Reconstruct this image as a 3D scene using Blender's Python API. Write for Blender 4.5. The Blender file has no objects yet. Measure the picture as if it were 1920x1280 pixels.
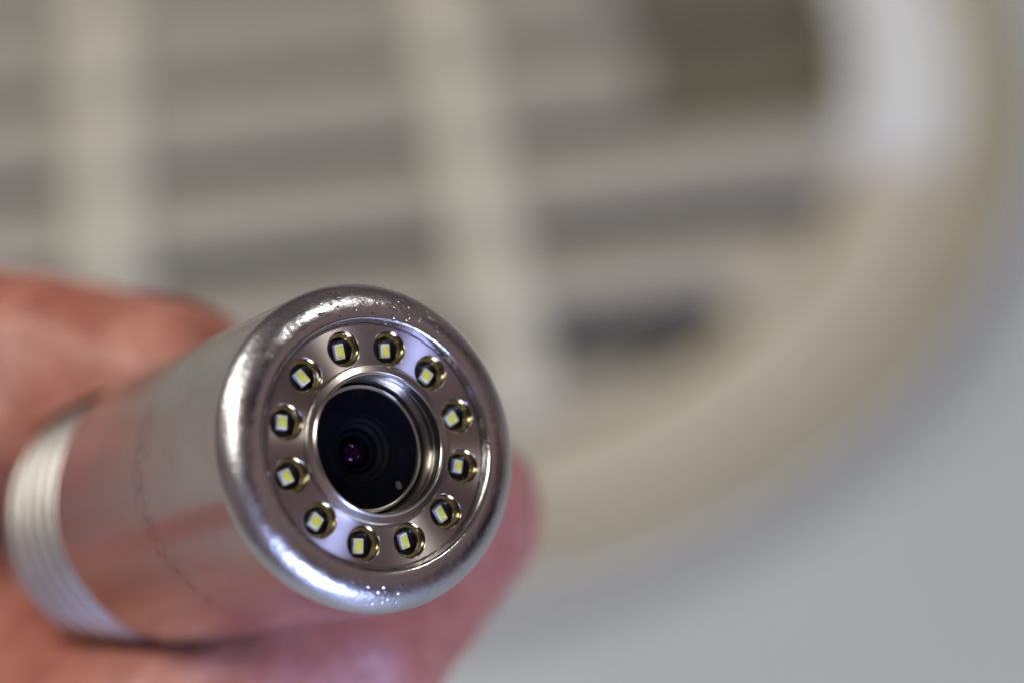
import bpy, bmesh, math, random
from mathutils import Vector, Matrix, noise

WSEED = 3.0
random.seed(7)
scene = bpy.context.scene
COL = scene.collection

# ------------------------------------------------------------------ camera
FPX = 3720.0                                   # focal length in photo pixels (1920 wide)
PITCH = math.radians(40)                       # camera looks 50 degrees below the horizon
FLOOR_DEPTH = 0.70                             # along the optical axis, to the floor
CAM = Vector((0, -FLOOR_DEPTH * math.sin(PITCH), FLOOR_DEPTH * math.cos(PITCH)))
cam_data = bpy.data.cameras.new('camera')
cam_data.sensor_width = 36.0
cam_data.lens = 36.0 * FPX / 1920.0
cam_data.clip_start = 0.005
cam_data.clip_end = 20.0
cam_data.dof.use_dof = True
cam_data.dof.focus_distance = 0.1388
cam_data.dof.aperture_fstop = 8.3
cam_data.dof.aperture_blades = 7
cam = bpy.data.objects.new('camera', cam_data)
cam.location = CAM
cam.rotation_euler = (PITCH, 0, 0)
COL.objects.link(cam)
scene.camera = cam

AX_R = Vector((1, 0, 0))
AX_U = Vector((0, math.cos(PITCH), math.sin(PITCH)))
AX_F = Vector((0, math.sin(PITCH), -math.cos(PITCH)))


def at(px, py, depth):
    """A point of the place seen at a photo pixel, a given depth (m) in front of the camera."""
    return CAM + AX_R * ((px - 960) / FPX * depth) - AX_U * ((py - 640) / FPX * depth) + AX_F * depth


# ------------------------------------------------------------------ world and lamps
world = bpy.data.worlds.new('World')
scene.world = world
world.use_nodes = True
bgn = world.node_tree.nodes['Background']
# a dim, cluttered indoor surrounding, out of focus: soft irregular tones all round
wn = world.node_tree.nodes
wl = world.node_tree.links
wtc = wn.new('ShaderNodeTexCoord')
wnz = wn.new('ShaderNodeTexNoise')
wnz.noise_dimensions = '4D'
wnz.inputs['W'].default_value = WSEED
wnz.inputs['Scale'].default_value = 2.6
wnz.inputs['Detail'].default_value = 3.0
wnz.inputs['Roughness'].default_value = 0.5
wl.new(wtc.outputs['Generated'], wnz.inputs['Vector'])
wrp = wn.new('ShaderNodeValToRGB')
els = wrp.color_ramp.elements
els.new(0.5)
els[0].position, els[0].color = 0.42, (0.012, 0.012, 0.026, 1)
els[1].position, els[1].color = 0.50, (0.170, 0.112, 0.112, 1)
els[2].position, els[2].color = 0.60, (0.340, 0.245, 0.240, 1)
wl.new(wnz.outputs['Fac'], wrp.inputs['Fac'])
wl.new(wrp.outputs['Color'], bgn.inputs['Color'])
bgn.inputs['Strength'].default_value = 0.70


def area_lamp(name, direction, dist, sx, sy, watts, col):
    ld = bpy.data.lights.new(name, 'AREA')
    ld.shape = 'RECTANGLE'
    ld.size, ld.size_y = sx, sy
    ld.energy = watts
    ld.color = col
    o = bpy.data.objects.new(name, ld)
    tgt = at(700, 840, 0.14)
    d = Vector(direction).normalized()
    o.location = tgt + d * dist
    o.rotation_euler = (-d).to_track_quat('-Z', 'Y').to_euler()
    COL.objects.link(o)
    return o


area_lamp('ceiling_lamp', (-0.36, -0.14, 0.93), 2.4, 0.66, 0.54, 27.5, (1.0, 0.985, 0.915))
area_lamp('ceiling_lamp', (-0.70, 0.32, 0.66), 2.4, 0.64, 0.52, 22.5, (1.0, 0.98, 0.90))
area_lamp('spot_lamp', (0.57, 0.35, 0.74), 2.4, 0.19, 0.19, 8.5, (1.0, 0.97, 0.92))
area_lamp('window_light', (0.42, -0.90, 0.20), 1.9, 0.60, 0.54, 42.0, (0.43, 0.53, 1.0))

scene.view_settings.view_transform = 'Standard'
scene.view_settings.look = 'None'
scene.view_settings.gamma = 1.0
scene.view_settings.exposure = 0.0
scene.view_settings.use_curve_mapping = False
scene.cycles.use_denoising = True
scene.cycles.max_bounces = 10


# ------------------------------------------------------------------ helpers
def tag(o, label=None, cat=None, group=None, kind=None):
    if label: o['label'] = label
    if cat: o['category'] = cat
    if group: o['group'] = group
    if kind: o['kind'] = kind
    return o


def link(name, mesh, mat=None, parent=None, matrix=None):
    o = bpy.data.objects.new(name, mesh)
    COL.objects.link(o)
    if mat and not mesh.materials:
        mesh.materials.append(mat)
    if parent:
        o.parent = parent
    if matrix is not None:
        o.matrix_local = matrix
    return o


def mesh_from(bm, name, smooth=True, angle=35):
    me = bpy.data.meshes.new(name)
    bmesh.ops.recalc_face_normals(bm, faces=bm.faces)
    if smooth:
        lim = math.radians(angle)
        for f in bm.faces:
            f.smooth = True
        for e in bm.edges:
            if len(e.link_faces) == 2 and e.calc_face_angle(0) > lim:
                e.smooth = False
    bm.to_mesh(me)
    bm.free()
    return me


def lathe(name, prof, n=160, closed=False, scale=1.0, angle=35):
    """Revolve (r, z) about local Z; r = 0 makes a pole; closed joins last to first."""
    bm = bmesh.new()
    rings = []
    for r, z in prof:
        if r <= 1e-9:
            rings.append([bm.verts.new((0, 0, z * scale))])
        else:
            rings.append([bm.verts.new((r * scale * math.cos(2 * math.pi * i / n),
                                        r * scale * math.sin(2 * math.pi * i / n), z * scale)) for i in range(n)])
    pairs = list(zip(rings, rings[1:])) + ([(rings[-1], rings[0])] if closed else [])
    for a, b in pairs:
        for i in range(n):
            j = (i + 1) % n
            if len(a) == 1 and len(b) == 1:
                continue
            if len(a) == 1:
                bm.faces.new((a[0], b[i], b[j]))
            elif len(b) == 1:
                bm.faces.new((a[i], a[j], b[0]))
            else:
                bm.faces.new((a[i], a[j], b[j], b[i]))
    return mesh_from(bm, name, True, angle)


def arc(cx, cz, rad, a0, a1, n):
    return [(cx + rad * math.cos(math.radians(a0 + (a1 - a0) * i / n)),
             cz + rad * math.sin(math.radians(a0 + (a1 - a0) * i / n))) for i in range(n + 1)]


def rounded_box(name, sx, sy, sz, bev, seg=3, taper=0.0):
    bm = bmesh.new()
    bmesh.ops.create_cube(bm, size=1.0)
    for v in bm.verts:
        k = 1.0 - taper if v.co.z > 0 else 1.0
        v.co = Vector((v.co.x * sx * k, v.co.y * sy * k, v.co.z * sz))
    bmesh.ops.bevel(bm, geom=list(bm.edges), offset=bev, segments=seg, profile=0.5, affect='EDGES')
    return mesh_from(bm, name, True, 50)


# ------------------------------------------------------------------ materials
def mat_new(name):
    m = bpy.data.materials.new(name)
    m.use_nodes = True
    nt = m.node_tree
    return m, nt, nt.nodes['Principled BSDF'], nt.nodes, nt.links


def N(nodes, kind, **kw):
    n = nodes.new(kind)
    for k, v in kw.items():
        if k in n.inputs:
            n.inputs[k].default_value = v
        else:
            setattr(n, k, v)
    return n


def ramp(nodes, stops):
    r = nodes.new('ShaderNodeValToRGB')
    el = r.color_ramp.elements
    while len(el) < len(stops):
        el.new(0.5)
    for e, (p, c) in zip(el, stops):
        e.position = p
        e.color = c if len(c) == 4 else (*c, 1)
    return r


def metal(name, color, rough, aniso=0.0, bump=0.0, bump_scale=900.0, rings=0.0, ring_scale=2600.0,
          wear=None, mottle=0.12, pit=0.0, spread=0.28, edge=None):
    m, nt, b, nd, lk = mat_new(name)
    b.inputs['Metallic'].default_value = 1.0
    tc = N(nd, 'ShaderNodeTexCoord')
    nz = N(nd, 'ShaderNodeTexNoise', Scale=220.0, Detail=6.0, Roughness=0.65)
    lk.new(tc.outputs['Object'], nz.inputs['Vector'])
    # slight mottling of the bare metal
    mx = N(nd, 'ShaderNodeMix', data_type='RGBA')
    mx.inputs[6].default_value = (*color, 1)
    mx.inputs[7].default_value = (*[c * (1 - mottle * 2.2) for c in color], 1)
    lk.new(nz.outputs['Fac'], mx.inputs[0])
    col_out = mx.outputs[2]
    rr = N(nd, 'ShaderNodeMapRange')
    rr.inputs['From Min'].default_value = 0.3
    rr.inputs['From Max'].default_value = 0.7
    rr.inputs['To Min'].default_value = rough * (1 - spread * 0.55)
    rr.inputs['To Max'].default_value = rough * (1 + spread)
    lk.new(nz.outputs['Fac'], rr.inputs['Value'])
    rough_out = rr.outputs['Result']
    height = None
    edge_out = None
    if edge:
        es = N(nd, 'ShaderNodeSeparateXYZ')
        lk.new(tc.outputs['Object'], es.inputs[0])
        ex = N(nd, 'ShaderNodeMath', operation='MULTIPLY')
        lk.new(es.outputs['X'], ex.inputs[0]); lk.new(es.outputs['X'], ex.inputs[1])
        ey = N(nd, 'ShaderNodeMath', operation='MULTIPLY_ADD')
        lk.new(es.outputs['Y'], ey.inputs[0]); lk.new(es.outputs['Y'], ey.inputs[1]); lk.new(ex.outputs[0], ey.inputs[2])
        er = N(nd, 'ShaderNodeMath', operation='SQRT')
        lk.new(ey.outputs[0], er.inputs[0])
        en = N(nd, 'ShaderNodeTexNoise', Scale=420.0, Detail=5.0, Roughness=0.65)
        lk.new(tc.outputs['Object'], en.inputs['Vector'])
        eo = N(nd, 'ShaderNodeMath', operation='MULTIPLY_ADD')
        eo.inputs[1].default_value = (edge[1] - edge[0]) * 1.6
        lk.new(en.outputs['Fac'], eo.inputs[0]); lk.new(er.outputs[0], eo.inputs[2])
        em = N(nd, 'ShaderNodeMapRange', interpolation_type='SMOOTHSTEP')
        em.inputs['From Min'].default_value = edge[0] + (edge[1] - edge[0]) * 0.8
        em.inputs['From Max'].default_value = edge[1] + (edge[1] - edge[0]) * 0.8
        lk.new(eo.outputs[0], em.inputs['Value'])
        edge_out = em.outputs['Result']
        emx = N(nd, 'ShaderNodeMix', data_type='FLOAT')
        lk.new(edge_out, emx.inputs[0])
        lk.new(rough_out, emx.inputs[2])
        emx.inputs[3].default_value = edge[2]
        rough_out = emx.outputs[0]

    def add(h, w):
        nonlocal height
        mul = N(nd, 'ShaderNodeMath', operation='MULTIPLY')
        mul.inputs[1].default_value = w
        lk.new(h, mul.inputs[0])
        if height is None:
            height = mul.outputs[0]
        else:
            ad = N(nd, 'ShaderNodeMath', operation='ADD')
            lk.new(height, ad.inputs[0])
            lk.new(mul.outputs[0], ad.inputs[1])
            height = ad.outputs[0]

    if bump:
        n2 = N(nd, 'ShaderNodeTexNoise', Scale=bump_scale, Detail=4.0, Roughness=0.6)
        lk.new(tc.outputs['Object'], n2.inputs['Vector'])
        add(n2.outputs['Fac'], bump)
        if edge:
            n5 = N(nd, 'ShaderNodeTexNoise', Scale=3200.0, Detail=4.0, Roughness=0.6)
            lk.new(tc.outputs['Object'], n5.inputs['Vector'])
            em5 = N(nd, 'ShaderNodeMath', operation='MULTIPLY')
            lk.new(n5.outputs['Fac'], em5.inputs[0]); lk.new(edge_out, em5.inputs[1])
            add(em5.outputs[0], 3.2e-5)
    if pit:
        vo = N(nd, 'ShaderNodeTexVoronoi', Scale=1900.0)
        lk.new(tc.outputs['Object'], vo.inputs['Vector'])
        vr = ramp(nd, [(0.0, (0, 0, 0)), (0.26, (1, 1, 1))])
        lk.new(vo.outputs['Distance'], vr.inputs['Fac'])
        n3 = N(nd, 'ShaderNodeTexNoise', Scale=170.0, Detail=3.0)
        lk.new(tc.outputs['Object'], n3.inputs['Vector'])
        msk = ramp(nd, [(0.49, (0, 0, 0)), (0.60, (1, 1, 1))])
        lk.new(n3.outputs['Fac'], msk.inputs['Fac'])
        mm = N(nd, 'ShaderNodeMix', data_type='FLOAT')
        lk.new(msk.outputs['Color'], mm.inputs[0])
        mm.inputs[2].default_value = 1.0
        lk.new(vr.outputs['Color'], mm.inputs[3])
        add(mm.outputs[0], pit)
    if rings:
        sep = N(nd, 'ShaderNodeSeparateXYZ')
        lk.new(tc.outputs['Object'], sep.inputs[0])
        x2 = N(nd, 'ShaderNodeMath', operation='MULTIPLY')
        lk.new(sep.outputs['X'], x2.inputs[0]); lk.new(sep.outputs['X'], x2.inputs[1])
        y2 = N(nd, 'ShaderNodeMath', operation='MULTIPLY_ADD')
        lk.new(sep.outputs['Y'], y2.inputs[0]); lk.new(sep.outputs['Y'], y2.inputs[1]); lk.new(x2.outputs[0], y2.inputs[2])
        rad = N(nd, 'ShaderNodeMath', operation='SQRT')
        lk.new(y2.outputs[0], rad.inputs[0])
        sm = N(nd, 'ShaderNodeMath', operation='ADD')
        lk.new(rad.outputs[0], sm.inputs[0]); lk.new(sep.outputs['Z'], sm.inputs[1])
        n4 = N(nd, 'ShaderNodeTexNoise', noise_dimensions='1D', Scale=ring_scale * 4, Detail=3.0)
        lk.new(sm.outputs[0], n4.inputs['W'])
        add(n4.outputs['Fac'], rings)
    if wear:
        z0, wid = wear
        sep = N(nd, 'ShaderNodeSeparateXYZ')
        lk.new(tc.outputs['Object'], sep.inputs[0])
        wn = N(nd, 'ShaderNodeTexNoise', Scale=160.0, Detail=3.0)
        lk.new(tc.outputs['Object'], wn.inputs['Vector'])
        off = N(nd, 'ShaderNodeMath', operation='MULTIPLY_ADD')
        off.inputs[1].default_value = wid * 2.2
        lk.new(wn.outputs['Fac'], off.inputs[0]); lk.new(sep.outputs['Z'], off.inputs[2])
        sub = N(nd, 'ShaderNodeMath', operation='SUBTRACT')
        lk.new(off.outputs[0], sub.inputs[0]); sub.inputs[1].default_value = z0 + wid * 1.1
        ab = N(nd, 'ShaderNodeMath', operation='ABSOLUTE')
        lk.new(sub.outputs[0], ab.inputs[0])
        band = N(nd, 'ShaderNodeMapRange')
        band.inputs['From Min'].default_value = 0.0
        band.inputs['From Max'].default_value = wid
        band.inputs['To Min'].default_value = 1.0
        band.inputs['To Max'].default_value = 0.0
        lk.new(ab.outputs[0], band.inputs['Value'])
        fn = N(nd, 'ShaderNodeTexNoise', Scale=1400.0, Detail=5.0, Roughness=0.7)
        lk.new(tc.outputs['Object'], fn.inputs['Vector'])
        fr = ramp(nd, [(0.42, (0, 0, 0)), (0.62, (1, 1, 1))])
        lk.new(fn.outputs['Fac'], fr.inputs['Fac'])
        mu = N(nd, 'ShaderNodeMath', operation='MULTIPLY')
        lk.new(band.outputs['Result'], mu.inputs[0]); lk.new(fr.outputs['Color'], mu.inputs[1])
        # isolated dark specks and hairline scratches
        sv = N(nd, 'ShaderNodeTexVoronoi', Scale=300.0)
        lk.new(tc.outputs['Object'], sv.inputs['Vector'])
        sr = ramp(nd, [(0.035, (1, 1, 1)), (0.06, (0, 0, 0))])
        lk.new(sv.outputs['Distance'], sr.inputs['Fac'])
        mp = N(nd, 'ShaderNodeMapping')
        mp.inputs['Scale'].default_value = (900, 60, 500)
        mp.inputs['Rotation'].default_value = (0.4, 0.5, 0.7)
        lk.new(tc.outputs['Object'], mp.inputs['Vector'])
        hv = N(nd, 'ShaderNodeTexVoronoi', Scale=0.7, feature='DISTANCE_TO_EDGE')
        lk.new(mp.outputs['Vector'], hv.inputs['Vector'])
        hr = ramp(nd, [(0.0, (0.35, 0.35, 0.35)), (0.012, (0, 0, 0))])
        lk.new(hv.outputs['Distance'], hr.inputs['Fac'])
        mxx = N(nd, 'ShaderNodeMath', operation='MAXIMUM')
        lk.new(sr.outputs['Color'], mxx.inputs[0]); lk.new(hr.outputs['Color'], mxx.inputs[1])
        ms = N(nd, 'ShaderNodeMath', operation='MULTIPLY')
        lk.new(mxx.outputs[0], ms.inputs[0]); lk.new(wn.outputs['Fac'], ms.inputs[1])
        tot = N(nd, 'ShaderNodeMath', operation='MAXIMUM')
        lk.new(ms.outputs[0], tot.inputs[0]); lk.new(mu.outputs[0], tot.inputs[1])
        m3 = N(nd, 'ShaderNodeMix', data_type='RGBA')
        tw = N(nd, 'ShaderNodeMath', operation='MULTIPLY')
        tw.inputs[1].default_value = 0.6
        lk.new(tot.outputs[0], tw.inputs[0])
        lk.new(tw.outputs[0], m3.inputs[0])
        lk.new(col_out, m3.inputs[6])
        m3.inputs[7].default_value = (0.20, 0.16, 0.15, 1)
        col_out = m3.outputs[2]
    lk.new(col_out, b.inputs['Base Color'])
    lk.new(rough_out, b.inputs['Roughness'])
    if aniso:
        b.inputs['Anisotropic'].default_value = aniso
        b.inputs['Anisotropic Rotation'].default_value = 0.25
        tg = N(nd, 'ShaderNodeTangent', direction_type='RADIAL', axis='Z')
        lk.new(tg.outputs['Tangent'], b.inputs['Tangent'])
    if height is not None:
        bp = N(nd, 'ShaderNodeBump', Strength=1.0, Distance=1.0)
        lk.new(height, bp.inputs['Height'])
        lk.new(bp.outputs['Normal'], b.inputs['Normal'])
    return m


def plastic(name, color, rough, var=0.1, scale=40.0, bump=0.0, bscale=300.0, spec=0.5, color2=None):
    m, nt, b, nd, lk = mat_new(name)
    tc = N(nd, 'ShaderNodeTexCoord')
    nz = N(nd, 'ShaderNodeTexNoise', Scale=scale, Detail=5.0, Roughness=0.6)
    lk.new(tc.outputs['Object'], nz.inputs['Vector'])
    c2 = color2 or [c * (1 - var) for c in color]
    c1 = color if color2 else [min(1, c * (1 + var)) for c in color]
    r = ramp(nd, [(0.3, c1), (0.7, c2)])
    lk.new(nz.outputs['Fac'], r.inputs['Fac'])
    lk.new(r.outputs['Color'], b.inputs['Base Color'])
    b.inputs['Roughness'].default_value = rough
    b.inputs['Specular IOR Level'].default_value = spec
    if bump:
        n2 = N(nd, 'ShaderNodeTexNoise', Scale=bscale, Detail=4.0)
        lk.new(tc.outputs['Object'], n2.inputs['Vector'])
        bp = N(nd, 'ShaderNodeBump', Strength=1.0, Distance=bump)
        lk.new(n2.outputs['Fac'], bp.inputs['Height'])
        lk.new(bp.outputs['Normal'], b.inputs['Normal'])
    return m


ALU = (0.54, 0.485, 0.47)  # brownish tint of the reflected surroundings is put into the metal colour
M_HOUSING = metal('brushed_aluminium_housing', ALU, 0.17, aniso=0.3, bump=0.6e-5, bump_scale=500, rings=1.2e-6, wear=(-390 * 11.5e-3 / 310, 0.0019))
M_BEZEL = metal('polished_bezel', (0.68, 0.665, 0.665), 0.17, bump=4.5e-5, bump_scale=1100, pit=4.2e-5, mottle=0.2, spread=0.8, edge=(262 * 11.5e-3 / 310, 292 * 11.5e-3 / 310, 0.31))
M_PLATE = metal('turned_led_plate', ALU, 0.33, aniso=1.0, rings=1.0e-6)
M_COLLAR = metal('turned_lens_collar', (0.64, 0.61, 0.55), 0.22, aniso=0.5, rings=0.7e-6)
M_WELL = metal('led_well_metal', (0.54, 0.49, 0.28), 0.13, bump=0.6e-5, bump_scale=1500)  # gold tint stands in for LED yellow reflected on the well wall
M_THREAD = metal('machined_thread', (0.60, 0.58, 0.545), 0.44, bump=0.5e-5)
M_RING = metal('barrel_ring_steel', (0.78, 0.76, 0.70), 0.18, aniso=0.4, rings=0.6e-6)
M_BLACK = plastic('matt_black_barrel', (0.002, 0.0024, 0.004), 0.55, 0.3, 900, bump=0.3e-5, bscale=2500, spec=0.03)
M_DEEP = plastic('deep_black', (0.003, 0.003, 0.004), 0.6, 0.2, 900, spec=0.06)
M_EPOXY = plastic('black_epoxy', (0.010, 0.011, 0.016), 0.14, 0.3, 700, bump=3e-5, bscale=2200)
M_LEDWHITE = plastic('led_white_package', (0.64, 0.66, 0.62), 0.30, 0.04, 1500, bump=0.4e-5, bscale=2500)
M_PHOS = plastic('led_yellow_phosphor', (0.60, 0.58, 0.09), 0.14, 0.12, 2500, bump=0.8e-5, bscale=2200)
M_DOT = plastic('grey_paint_dot', (0.055, 0.058, 0.07), 0.8, 0.4, 6000, bump=1e-5, bscale=8000)

m, nt, b, nd, lk = mat_new('coated_lens_glass')
b.inputs['Base Color'].default_value = (0.004, 0.002, 0.006, 1)
b.inputs['Roughness'].default_value = 0.03
b.inputs['IOR'].default_value = 1.36
b.inputs['Specular Tint'].default_value = (0.75, 0.22, 0.5, 1)
M_GLASS = m

# skin
m, nt, b, nd, lk = mat_new('bare_skin')
tc = N(nd, 'ShaderNodeTexCoord')
nz = N(nd, 'ShaderNodeTexNoise', Scale=55.0, Detail=4.0, Roughness=0.55)
lk.new(tc.outputs['Object'], nz.inputs['Vector'])
r = ramp(nd, [(0.30, (0.38, 0.125, 0.090)), (0.5, (0.46, 0.185, 0.138)), (0.72, (0.54, 0.27, 0.215))])
lk.new(nz.outputs['Fac'], r.inputs['Fac'])
n6 = N(nd, 'ShaderNodeTexNoise', Scale=210.0, Detail=5.0, Roughness=0.7)
lk.new(tc.outputs['Object'], n6.inputs['Vector'])
r6 = ramp(nd, [(0.38, (0.72, 0.60, 0.60)), (0.62, (1.08, 1.12, 1.12))])
lk.new(n6.outputs['Fac'], r6.inputs['Fac'])
mk = N(nd, 'ShaderNodeMix', data_type='RGBA', blend_type='MULTIPLY')
mk.inputs[0].default_value = 0.8
lk.new(r.outputs['Color'], mk.inputs[6])
lk.new(r6.outputs['Color'], mk.inputs[7])
lk.new(mk.outputs[2], b.inputs['Base Color'])
b.inputs['Roughness'].default_value = 0.46
b.inputs['Subsurface Weight'].default_value = 0.35
b.inputs['Subsurface Radius'].default_value = (1.0, 0.3, 0.18)
b.inputs['Subsurface Scale'].default_value = 0.004
vo = N(nd, 'ShaderNodeTexVoronoi', Scale=1100.0)
lk.new(tc.outputs['Object'], vo.inputs['Vector'])
bp = N(nd, 'ShaderNodeBump', Strength=0.5, Distance=0.0002)
lk.new(vo.outputs['Distance'], bp.inputs['Height'])
lk.new(bp.outputs['Normal'], b.inputs['Normal'])
M_SKIN = m

M_NAIL = plastic('fingernail', (0.62, 0.36, 0.30), 0.3, 0.06, 200)
M_FLOOR = plastic('pale_grey_floor', (0.425, 0.438, 0.405), 0.5, 0.04, 9.0, bump=1e-4, bscale=120)
M_RIM = plastic('aged_beige_plastic_rim', (0.365, 0.33, 0.22), 0.42, 0.08, 25.0, bump=5e-5)
M_FLANGE = plastic('beige_plastic_flange', (0.50, 0.458, 0.36), 0.40, 0.07, 25.0, bump=5e-5)
M_RIB = plastic('cream_plastic_rib', (0.57, 0.54, 0.425), 0.42, 0.06, 25.0, bump=5e-5)
M_SLAT = plastic('beige_grey_slat', (0.42, 0.382, 0.29), 0.45, 0.10, 30.0, bump=5e-5)
M_SLAT_END = plastic('olive_grey_slat_end', (0.16, 0.142, 0.092), 0.5, 0.1, 30.0)
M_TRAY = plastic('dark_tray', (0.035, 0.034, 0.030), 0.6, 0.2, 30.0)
M_INSERT = plastic('pale_insert', (0.66, 0.67, 0.62), 0.4, 0.04, 30.0)

# ------------------------------------------------------------------ setting: floor
bm = bmesh.new()
bmesh.ops.create_grid(bm, x_segments=8, y_segments=8, size=2.0)
tag(link('floor', mesh_from(bm, 'floor', False), M_FLOOR), 'plain pale grey floor under the slotted cover', None, None, 'structure')

# ------------------------------------------------------------------ slotted round cover on the floor
GS = FLOOR_DEPTH / 0.45                         # size of the cover
GC = Vector((-0.0455, 0.0900, 0.0)) * GS
GROT = math.radians(9)
cover = bpy.data.objects.new('vent_cover', None)
COL.objects.link(cover)
cover.location = GC
cover.scale = (GS, GS, GS)
cover.rotation_euler = (0, 0, GROT)
tag(cover, 'large round beige plastic slotted vent cover lying on the pale floor', 'vent cover')
rimp = [(0.1735, 0.0)] + arc(0.1650, 0.0075, 0.0083, -20, 150, 14) + [(0.1568, 0.0105), (0.1568, 0.0)]
link('outer_rim', lathe('outer_rim', rimp, 200, True), M_RIM, cover)
flp = [(0.1564, 0.0005), (0.1564, 0.0125), (0.1535, 0.0142), (0.148, 0.0138), (0.141, 0.0112), (0.1345, 0.0098), (0.132, 0.0075), (0.132, 0.0005)]
link('flange', lathe('flange', flp, 200, True), M_FLANGE, cover)
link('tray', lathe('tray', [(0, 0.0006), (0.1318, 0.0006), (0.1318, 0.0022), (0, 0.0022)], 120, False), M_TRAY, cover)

# ribs
RIBX = (-0.0570, 0.0285)
for x in RIBX:
    half = math.sqrt(0.132 ** 2 - (abs(x) + 0.007) ** 2) - 0.0006
    me = rounded_box('rib', 0.0135, 2 * half, 0.0112, 0.0018)
    link('rib', me, M_RIB, cover, Matrix.Translation((x, 0, 0.0088)))

# slats: rows of louvres between the ribs, the slots between them uneven
SLOTS = [(-0.131, 0.004), (-0.1055, 0.0215), (-0.0730, 0.0160), (-0.0410, 0.0150), (-0.0085, 0.0140), (0.0240, 0.0140), (0.0570, 0.0140), (0.0900, 0.0140), (0.1230, 0.0085)]
cols = [(-0.1312, RIBX[0] - 0.0071), (RIBX[0] + 0.0071, RIBX[1] - 0.0071), (RIBX[1] + 0.0071, 0.1312)]


def slat_mesh(x0, x1, y0, y1, z, mname='slat'):
    """One louvre whose ends follow the round opening; built about its own centre."""
    RR = 0.1316
    cx, cy = (x0 + x1) / 2, (y0 + y1) / 2

    def clip(x, y):
        lim = math.sqrt(max(1e-8, RR * RR - y * y))
        return max(-lim, min(lim, x))
    ys = [y0 + (y1 - y0) * i / 4 for i in range(5)]
    ring = [(clip(x0, y), y) for y in ys] + [(clip(x1, y), y) for y in reversed(ys)]
    bm = bmesh.new()
    hi = [bm.verts.new((x - cx, y - cy, 0.0025)) for x, y in ring]
    lo = [bm.verts.new((x - cx, y - cy, -0.0025)) for x, y in ring]
    top = bm.faces.new(hi)
    bm.faces.new(list(reversed(lo)))
    for i in range(len(ring)):
        j = (i + 1) % len(ring)
        bm.faces.new((hi[i], lo[i], lo[j], hi[j]))
    bmesh.ops.bevel(bm, geom=list(top.edges), offset=0.0013, segments=2, profile=0.5, affect='EDGES')
    return mesh_from(bm, mname, True, 40), Matrix.Translation((cx, cy, z)) @ Matrix.Rotation(math.radians(5), 4, 'X')


for row, ((ya, ga), (yb, gb)) in enumerate(zip(SLOTS, SLOTS[1:])):
    if row == 0:
        continue
    y0, y1 = ya + ga / 2, yb - gb / 2
    far = math.sqrt(max(0, 0.1316 ** 2 - min(abs(y0), abs(y1)) ** 2))
    for ci, (x0, x1) in enumerate(cols):
        a, c = max(x0, -far), min(x1, far)
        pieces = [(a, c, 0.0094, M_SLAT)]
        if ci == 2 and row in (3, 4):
            pieces = [(a, 0.074, 0.0094, M_SLAT), (0.0752, c, 0.0052, M_SLAT_END)]   # end piece set lower, in a darker olive colour
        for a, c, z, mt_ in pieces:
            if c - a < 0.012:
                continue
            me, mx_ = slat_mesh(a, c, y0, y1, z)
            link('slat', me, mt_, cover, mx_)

# closed segment below the lowest slot, and the rounded end of that slot
bm = bmesh.new()
SR, SY = 0.1312, -0.1156
t0, t1 = math.asin(SY / SR), -math.pi - math.asin(SY / SR)
seg = [(SR * math.cos(t0 + (t1 - t0) * i / 40), SR * math.sin(t0 + (t1 - t0) * i / 40)) for i in range(41)]
top_ = [bm.verts.new((x, y, 0.0112)) for x, y in seg]
bot_ = [bm.verts.new((x, y, 0.0040)) for x, y in seg]
bm.faces.new(top_)
bm.faces.new(bot_)
for i in range(41):
    j = (i + 1) % 41
    bm.faces.new((top_[i], top_[j], bot_[j], bot_[i]))
link('lower_panel', mesh_from(bm, 'lower_panel'), M_SLAT, cover)
for sx in (1,):
    me = rounded_box('slot_end', 0.022, 0.0215, 0.0060, 0.0024, 3)
    link('slot_end', me, M_SLAT, cover, Matrix.Translation((0.0915, -0.1005, 0.0088)) @ Matrix.Rotation(math.radians(14), 4, 'Z'))

# pale insert let into the flange
bm = bmesh.new()
A0, A1, R0, R1, Z0, Z1 = math.radians(-27), math.radians(36), 0.1300, 0.1560, 0.0100, 0.0152
n = 40
loops = []
for i in range(n + 1):
    t = A0 + (A1 - A0) * i / n
    loops.append([bm.verts.new((rr * math.cos(t), rr * math.sin(t), zz)) for rr, zz in ((R0, Z0), (R0, Z1), (R1, Z1), (R1, Z0))])
for p, q in zip(loops, loops[1:]):
    for k in range(4):
        bm.faces.new((p[k], p[(k + 1) % 4], q[(k + 1) % 4], q[k]))
bm.faces.new(loops[0]); bm.faces.new(loops[-1])
bmesh.ops.bevel(bm, geom=[e for e in bm.edges if e.calc_face_angle(0) > 1.0], offset=0.0008, segments=2, affect='EDGES')
link('insert_panel', mesh_from(bm, 'insert_panel'), M_INSERT, cover)

# ------------------------------------------------------------------ inspection camera head
U = 11.5e-3 / 310.0                              # one photo pixel at the face, in metres
FD = FPX * U
FC = at(706, 833, FD)
vdir = (FC - CAM).normalized()
side = AX_R * 0.9530 + AX_U * 0.3030
side = (side - vdir * side.dot(vdir)).normalized()
TILT = math.radians(29.8)
axis = (-vdir * math.cos(TILT) + side * math.sin(TILT)).normalized()


def on_face(px, py):
    d = (at(px, py, 1.0) - CAM).normalized()
    t = (FC - CAM).dot(axis) / d.dot(axis)
    return CAM + d * t


xax = on_face(644, 654) - FC
xax = (xax - axis * xax.dot(axis)).normalized()
yax = axis.cross(xax)
HEAD = Matrix((
    (xax.x, yax.x, axis.x, FC.x), (xax.y, yax.y, axis.y, FC.y), (xax.z, yax.z, axis.z, FC.z), (0, 0, 0, 1)))
head = bpy.data.objects.new('inspection_camera', None)
COL.objects.link(head)
head.matrix_world = HEAD
tag(head, 'silver metal pipe inspection camera head with twelve lamps held in a hand', 'camera')


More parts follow.
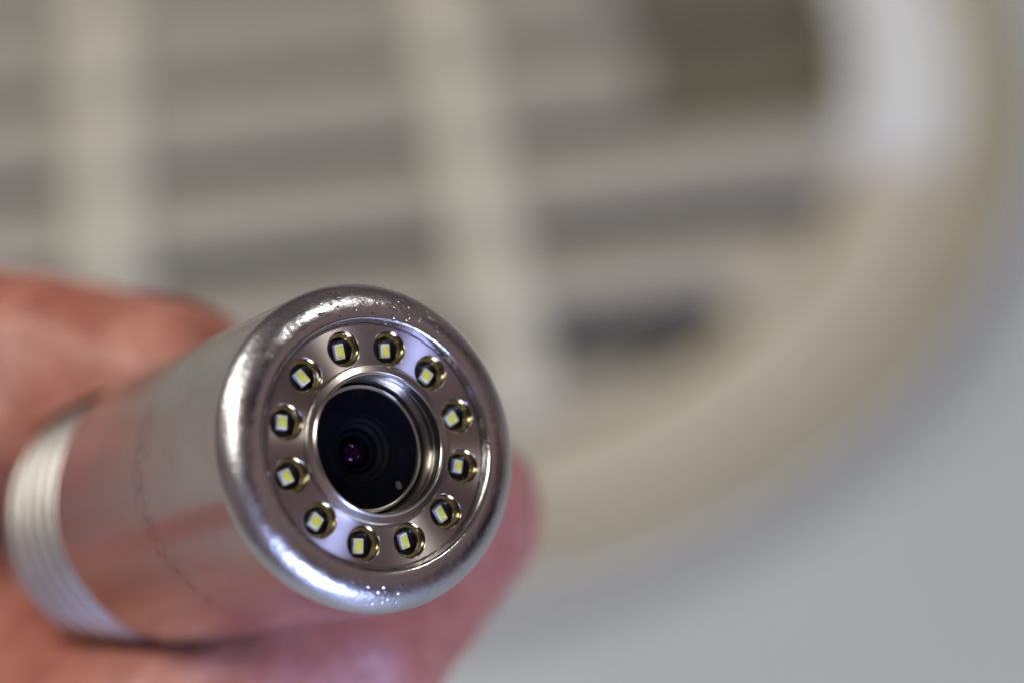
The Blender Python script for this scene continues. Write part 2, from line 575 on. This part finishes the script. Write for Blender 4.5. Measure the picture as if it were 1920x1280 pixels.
def lp(name, prof, mat, parent=head, n=192, closed=False, angle=35):
    return link(name, lathe(name, prof, n, closed, U, angle), mat, parent)


# housing tube
prof = [(262, -38.5), (313.6, -38.5)] + [(313.6, -38.5 - 830 * i / 14) for i in range(1, 15)] \
    + [(313.0, -874)] + arc(302, -876, 11, 0, -90, 6) + [(262, -887)]
lp('housing', prof, M_HOUSING, closed=True, angle=50)
# bezel with the fat rounded lip
prof = [(229, -14), (229.3, 0.4), (229.8, -3.5), (231.8, -3.5), (232.4, 2.5), (235.6, 6.0), (236.4, 10.5), (239.0, 14.0), (241.5, 15.4), (248, 16.0)] \
    + [(249 + 65 * math.cos(math.radians(t)), -37 + 53 * math.sin(math.radians(t))) for t in range(86, -1, -4)] + [(314, -38), (262, -38), (262, -14)]
lp('bezel', prof, M_BEZEL, closed=True, angle=40)
# threaded collar and its ridges
prof = [(0, -887.5), (275, -887.5), (275, -1300), (270, -1306), (0, -1306)]
collar = lp('threaded_collar', prof, M_THREAD)
for i in range(6):
    z = -920 - i * 66
    lp('thread_ridge', [(275.2, z + 27), (289, z + 21), (296.0, z + 10), (296.0, z - 10), (289, z - 21), (275.2, z - 27)], M_THREAD, collar)

# LED plate: flat ring with twelve holes
NL, RL, RH, RI, RO = 12, 189.0, 33.5, 153.0, 228.8


def plate_mesh():
    bm = bmesh.new()
    half = math.pi / NL

    def boundary():
        pts = []
        for i in range(20): pts.append((RO, -half + 2 * half * i / 20))
        for i in range(14): pts.append((RO + (RI - RO) * i / 14, half))
        for i in range(16): pts.append((RI, half - 2 * half * i / 16))
        for i in range(14): pts.append((RI + (RO - RI) * i / 14, -half))
        return pts
    for k in range(NL):
        th = 2 * math.pi * k / NL
        c = Vector((RL * math.cos(th), RL * math.sin(th), 0))
        outer, inner, low = [], [], []
        for r, a in boundary():
            p = Vector((r * math.cos(th + a), r * math.sin(th + a), 0))
            d = (p - c).normalized()
            outer.append(bm.verts.new(p * U))
            inner.append(bm.verts.new((c + d * (RH + 1.2)) * U))
            low.append(bm.verts.new((c + d * RH - Vector((0, 0, 1.4))) * U))
        m_ = len(outer)
        for i in range(m_):
            j = (i + 1) % m_
            bm.faces.new((outer[i], outer[j], inner[j], inner[i]))
            bm.faces.new((inner[i], inner[j], low[j], low[i]))
    bmesh.ops.remove_doubles(bm, verts=bm.verts, dist=1e-7)
    me = mesh_from(bm, 'led_plate', True, 25)
    return me


link('led_plate', plate_mesh(), M_PLATE, head)

# LEDs
ROT = [-15, -6, 38, 55, 8, -35, -20, 2, 36, -22, 6, -38]
SIZ = [(21, 31), (20, 28), (23, 27), (25, 27), (21, 26), (19, 32), (19, 31), (22, 30), (26, 29), (24, 28), (22, 28), (22, 31)]
well_me = lathe('well', [(33.3, -1.4), (33.0, -12), (31, -14.5), (27.5, -15), (25.8, -17), (25.0, -33)], 56, False, U, 30)
floor_me = lathe('well_floor', [(26, -32), (12, -31.0), (0, -30.5)], 40, False, U)
for k in range(NL):
    th = -2 * math.pi * k / NL
    w_, h_ = SIZ[k]
    base = Matrix.Translation((RL * U * math.cos(th), RL * U * math.sin(th), 0))
    img = math.radians(-ROT[k]) - math.radians(19)       # local x axis points up and left in the photo
    jx, jy = random.uniform(-3, 3), random.uniform(-3, 3)
    mt = base @ Matrix.Translation((jx * U, jy * U, -24.5 * U)) @ Matrix.Rotation(img, 4, 'Z') \
        @ Matrix.Rotation(math.radians(random.uniform(-11, 11)), 4, 'X') @ Matrix.Rotation(math.radians(random.uniform(-11, 11)), 4, 'Y')
    led = link('led', rounded_box('led', h_ * U, w_ * U, 11 * U, 1.8 * U, 3, 0.06), M_LEDWHITE, head, mt)
    link('phosphor', rounded_box('phosphor', h_ * 0.73 * U, w_ * 0.75 * U, 4 * U, 1.5 * U, 3), M_PHOS, led,
         Matrix.Translation((random.uniform(-1, 1) * U, 0, 4.6 * U)))
    inv = mt.inverted() @ base
    link('well', well_me, M_WELL, led, inv)
    link('well_floor', floor_me, M_EPOXY, led, inv)

# lens collar, bore and barrel
prof = [(152.6, -14), (152.6, 1.5), (151.6, 6.4), (149.0, 9.4), (145.5, 10.4), (137.5, 12.4), (134.6, 14.6), (132.6, 14.8), (131.4, 13.6), (131.0, 11.4),
        (132.4, 9.0), (131.6, -10), (130.4, -11.5), (129.8, -28), (128.8, -29.5), (128.2, -48), (128.2, -110), (150, -110)]
lp('lens_collar', prof, M_COLLAR, closed=True, angle=22)
barrel = lp('lens_barrel', [(0, -140), (113, -140), (113.5, -51.5), (110, -52.4), (66, -53.5), (64, -55), (63, -100), (0, -108)], M_BLACK, n=128, angle=25)
lp('barrel_ring', [(124.0, -118), (124.0, -53), (122.2, -48.5), (118, -46.0), (115.4, -46.6), (114.0, -51), (113.8, -118)], M_RING, barrel, closed=True)
lp('lens_cone', [(63.6, -54.5), (61.0, -63), (55, -68), (53.0, -76), (46, -81), (44, -90), (38, -94), (33.5, -101), (33.5, -105), (63, -105)], M_DEEP, barrel, n=96, closed=True, angle=25)
lp('back_plate', [(128.0, -112), (110, -112), (110, -118), (128.0, -118)], M_DEEP, barrel, closed=True)
lp('front_glass', [(0, -86.5), (7, -87.0), (14, -89.0), (20, -92.6), (25, -97), (28.5, -103)], M_GLASS, barrel, n=64, angle=60)
lp('inner_ring', [(44, -88.5), (39, -86.5), (34, -88.5), (32, -98), (44, -98)], M_BLACK, barrel, n=96, closed=True)
for k in range(4):
    t = -math.radians(18 + 90 * k)
    lp('notch', [(0, 0.9), (6.0, 0.9), (7.0, -0.5), (7.0, -4)], M_DEEP, barrel, n=20).matrix_local = \
        Matrix.Translation((109.0 * U * math.cos(t), 109.0 * U * math.sin(t), -52.2 * U))
dp = on_face(774, 903) - FC
bm = bmesh.new()
bmesh.ops.create_uvsphere(bm, u_segments=18, v_segments=8, radius=1.0)
for v in bm.verts:
    j = 1 + 0.25 * noise.noise(v.co * 2.0)
    v.co = Vector((v.co.x * 8.5 * j, v.co.y * 6.5 * j, v.co.z * 1.4)) * U
dloc = HEAD.inverted() @ (FC + dp)
link('paint_dot', mesh_from(bm, 'paint_dot'), M_DOT, barrel, Matrix.Translation((dloc.x * 0.985, dloc.y * 0.985, -52.8 * U)))

# ------------------------------------------------------------------ hand
MM = 0.001
J = dict(
    wrist=(-1500, 1900, 268, 24), fore=(-2900, 2500, 330, 27),
    cmc=(-1000, 980, 232, 18), tmcp=(-420, 765, 204, 15.0), tip_ip=(70, 730, 189, 11.5), ttip=(320, 752, 181, 9.4),
    ib=(-420, 1500, 196, 11.8), ip=(240, 1430, 171, 10.6), idp=(645, 1190, 171, 9.5), itip=(852, 958, 178, 8.3),
    mb=(-450, 1850, 205, 12), mp=(210, 1830, 180, 10.8), md=(570, 1680, 176, 9.6), mt=(760, 1520, 180, 8.3),
    rb=(-480, 2180, 216, 11.5), rp=(150, 2200, 190, 10.2), rd=(470, 2080, 182, 9.2), rt=(640, 1930, 184, 8.0),
    lb=(-520, 2480, 228, 10.5), l2=(50, 2500, 203, 8.9), l3=(320, 2410, 193, 8.0), lt=(450, 2290, 192, 7.2),
    palm=(-120, 1100, 206, 11.5), web=(-30, 1235, 197, 11.0), palm2=(-700, 1600, 222, 16), heel=(-1050, 2000, 246, 20), palm3=(-800, 2150, 236, 16),
)
PT = {k: (at(x, y, z * MM), r * MM) for k, (x, y, z, r) in J.items()}
BONES = [('fore', 'wrist'), ('wrist', 'cmc'), ('cmc', 'tmcp'), ('tmcp', 'tip_ip'), ('tip_ip', 'ttip'),
         ('ib', 'ip'), ('ip', 'idp'), ('idp', 'itip'), ('mb', 'mp'), ('mp', 'md'), ('md', 'mt'),
         ('rb', 'rp'), ('rp', 'rd'), ('rd', 'rt'), ('lb', 'l2'), ('l2', 'l3'), ('l3', 'lt'),
         ('ib', 'mb'), ('mb', 'rb'), ('rb', 'lb'), ('palm', 'ib'), ('palm', 'web'), ('web', 'ip'), ('palm', 'tmcp'), ('palm', 'palm2'),
         ('palm2', 'ib'), ('palm2', 'mb'), ('palm2', 'cmc'), ('palm2', 'heel'), ('heel', 'wrist'), ('heel', 'palm3'),
         ('palm3', 'rb'), ('palm3', 'lb'), ('palm3', 'mb'), ('cmc', 'heel'), ('cmc', 'palm')]
bm = bmesh.new()


def tapered(a, ra, b, rb):
    d = b - a
    q = Vector((0, 0, 1)).rotation_difference(d.normalized())
    L = d.length
    rings = []
    ns = 20
    for i in range(0, 7):
        t = -math.pi / 2 + math.pi / 2 * i / 6
        rings.append((ra * math.cos(t), ra * math.sin(t)))
    for i in range(1, 7):
        rings.append((ra + (rb - ra) * i / 6, L * i / 6))
    for i in range(1, 7):
        t = math.pi / 2 * i / 6
        rings.append((rb * math.cos(t), L + rb * math.sin(t)))
    vs = []
    for r_, z_ in rings:
        if r_ < 1e-6:
            vs.append([bm.verts.new(a + q @ Vector((0, 0, z_)))])
        else:
            vs.append([bm.verts.new(a + q @ Vector((r_ * math.cos(2 * math.pi * k / ns), r_ * math.sin(2 * math.pi * k / ns), z_))) for k in range(ns)])
    for p, s in zip(vs, vs[1:]):
        for k in range(ns):
            j = (k + 1) % ns
            if len(p) == 1: bm.faces.new((p[0], s[j], s[k]))
            elif len(s) == 1: bm.faces.new((p[k], p[j], s[0]))
            else: bm.faces.new((p[k], p[j], s[j], s[k]))


for a_, b_ in BONES:
    tapered(*PT[a_], *PT[b_])
raw = bpy.data.objects.new('hand', mesh_from(bm, 'hand_raw'))
COL.objects.link(raw)
rm = raw.modifiers.new('remesh', 'REMESH')
rm.mode = 'VOXEL'
rm.voxel_size = 0.0011
sm = raw.modifiers.new('smooth', 'SMOOTH')
sm.factor = 0.6
sm.iterations = 14
dg = bpy.context.evaluated_depsgraph_get()
me = bpy.data.meshes.new_from_object(raw.evaluated_get(dg))
bpy.data.objects.remove(raw)
me.name = 'hand'
pts = [0.0] * (3 * len(me.vertices))
nrm = [0.0] * (3 * len(me.vertices))
me.vertices.foreach_get('co', pts)
me.vertices.foreach_get('normal', nrm)
inv = HEAD.inverted()
RMIN = 316 * U
TJ = PT['tip_ip'][0]
TD = (PT['ttip'][0] - PT['tmcp'][0]).normalized()
for i in range(0, len(pts), 3):
    co = Vector(pts[i:i + 3])
    co += Vector(nrm[i:i + 3]) * (0.0009 * noise.noise(co * 90) + 0.0005 * noise.noise(co * 230))
    # flexion creases across the thumb joint
    dj = co - TJ
    if dj.length < 0.022:
        da = dj.dot(TD)
        co -= Vector(nrm[i:i + 3]) * (0.0016 * math.exp(-((da + 0.0030) / 0.0013) ** 2) + 0.0007 * math.exp(-((da - 0.0015) / 0.0010) ** 2))
    # keep the skin out of the metal: press it back where it would enter the housing
    l = inv @ co
    if -1312 * U < l.z < -40 * U:
        rr = math.hypot(l.x, l.y)
        if 0 < rr < RMIN:
            l.x *= RMIN / rr; l.y *= RMIN / rr
            co = HEAD @ l
    pts[i:i + 3] = co
me.vertices.foreach_set('co', pts)
me.update()
me.polygons.foreach_set('use_smooth', [True] * len(me.polygons))
hand = link('hand', me, M_SKIN)
me.materials.clear(); me.materials.append(M_SKIN)
tag(hand, 'bare hand holding the metal camera head between thumb and curled fingers', 'hand')
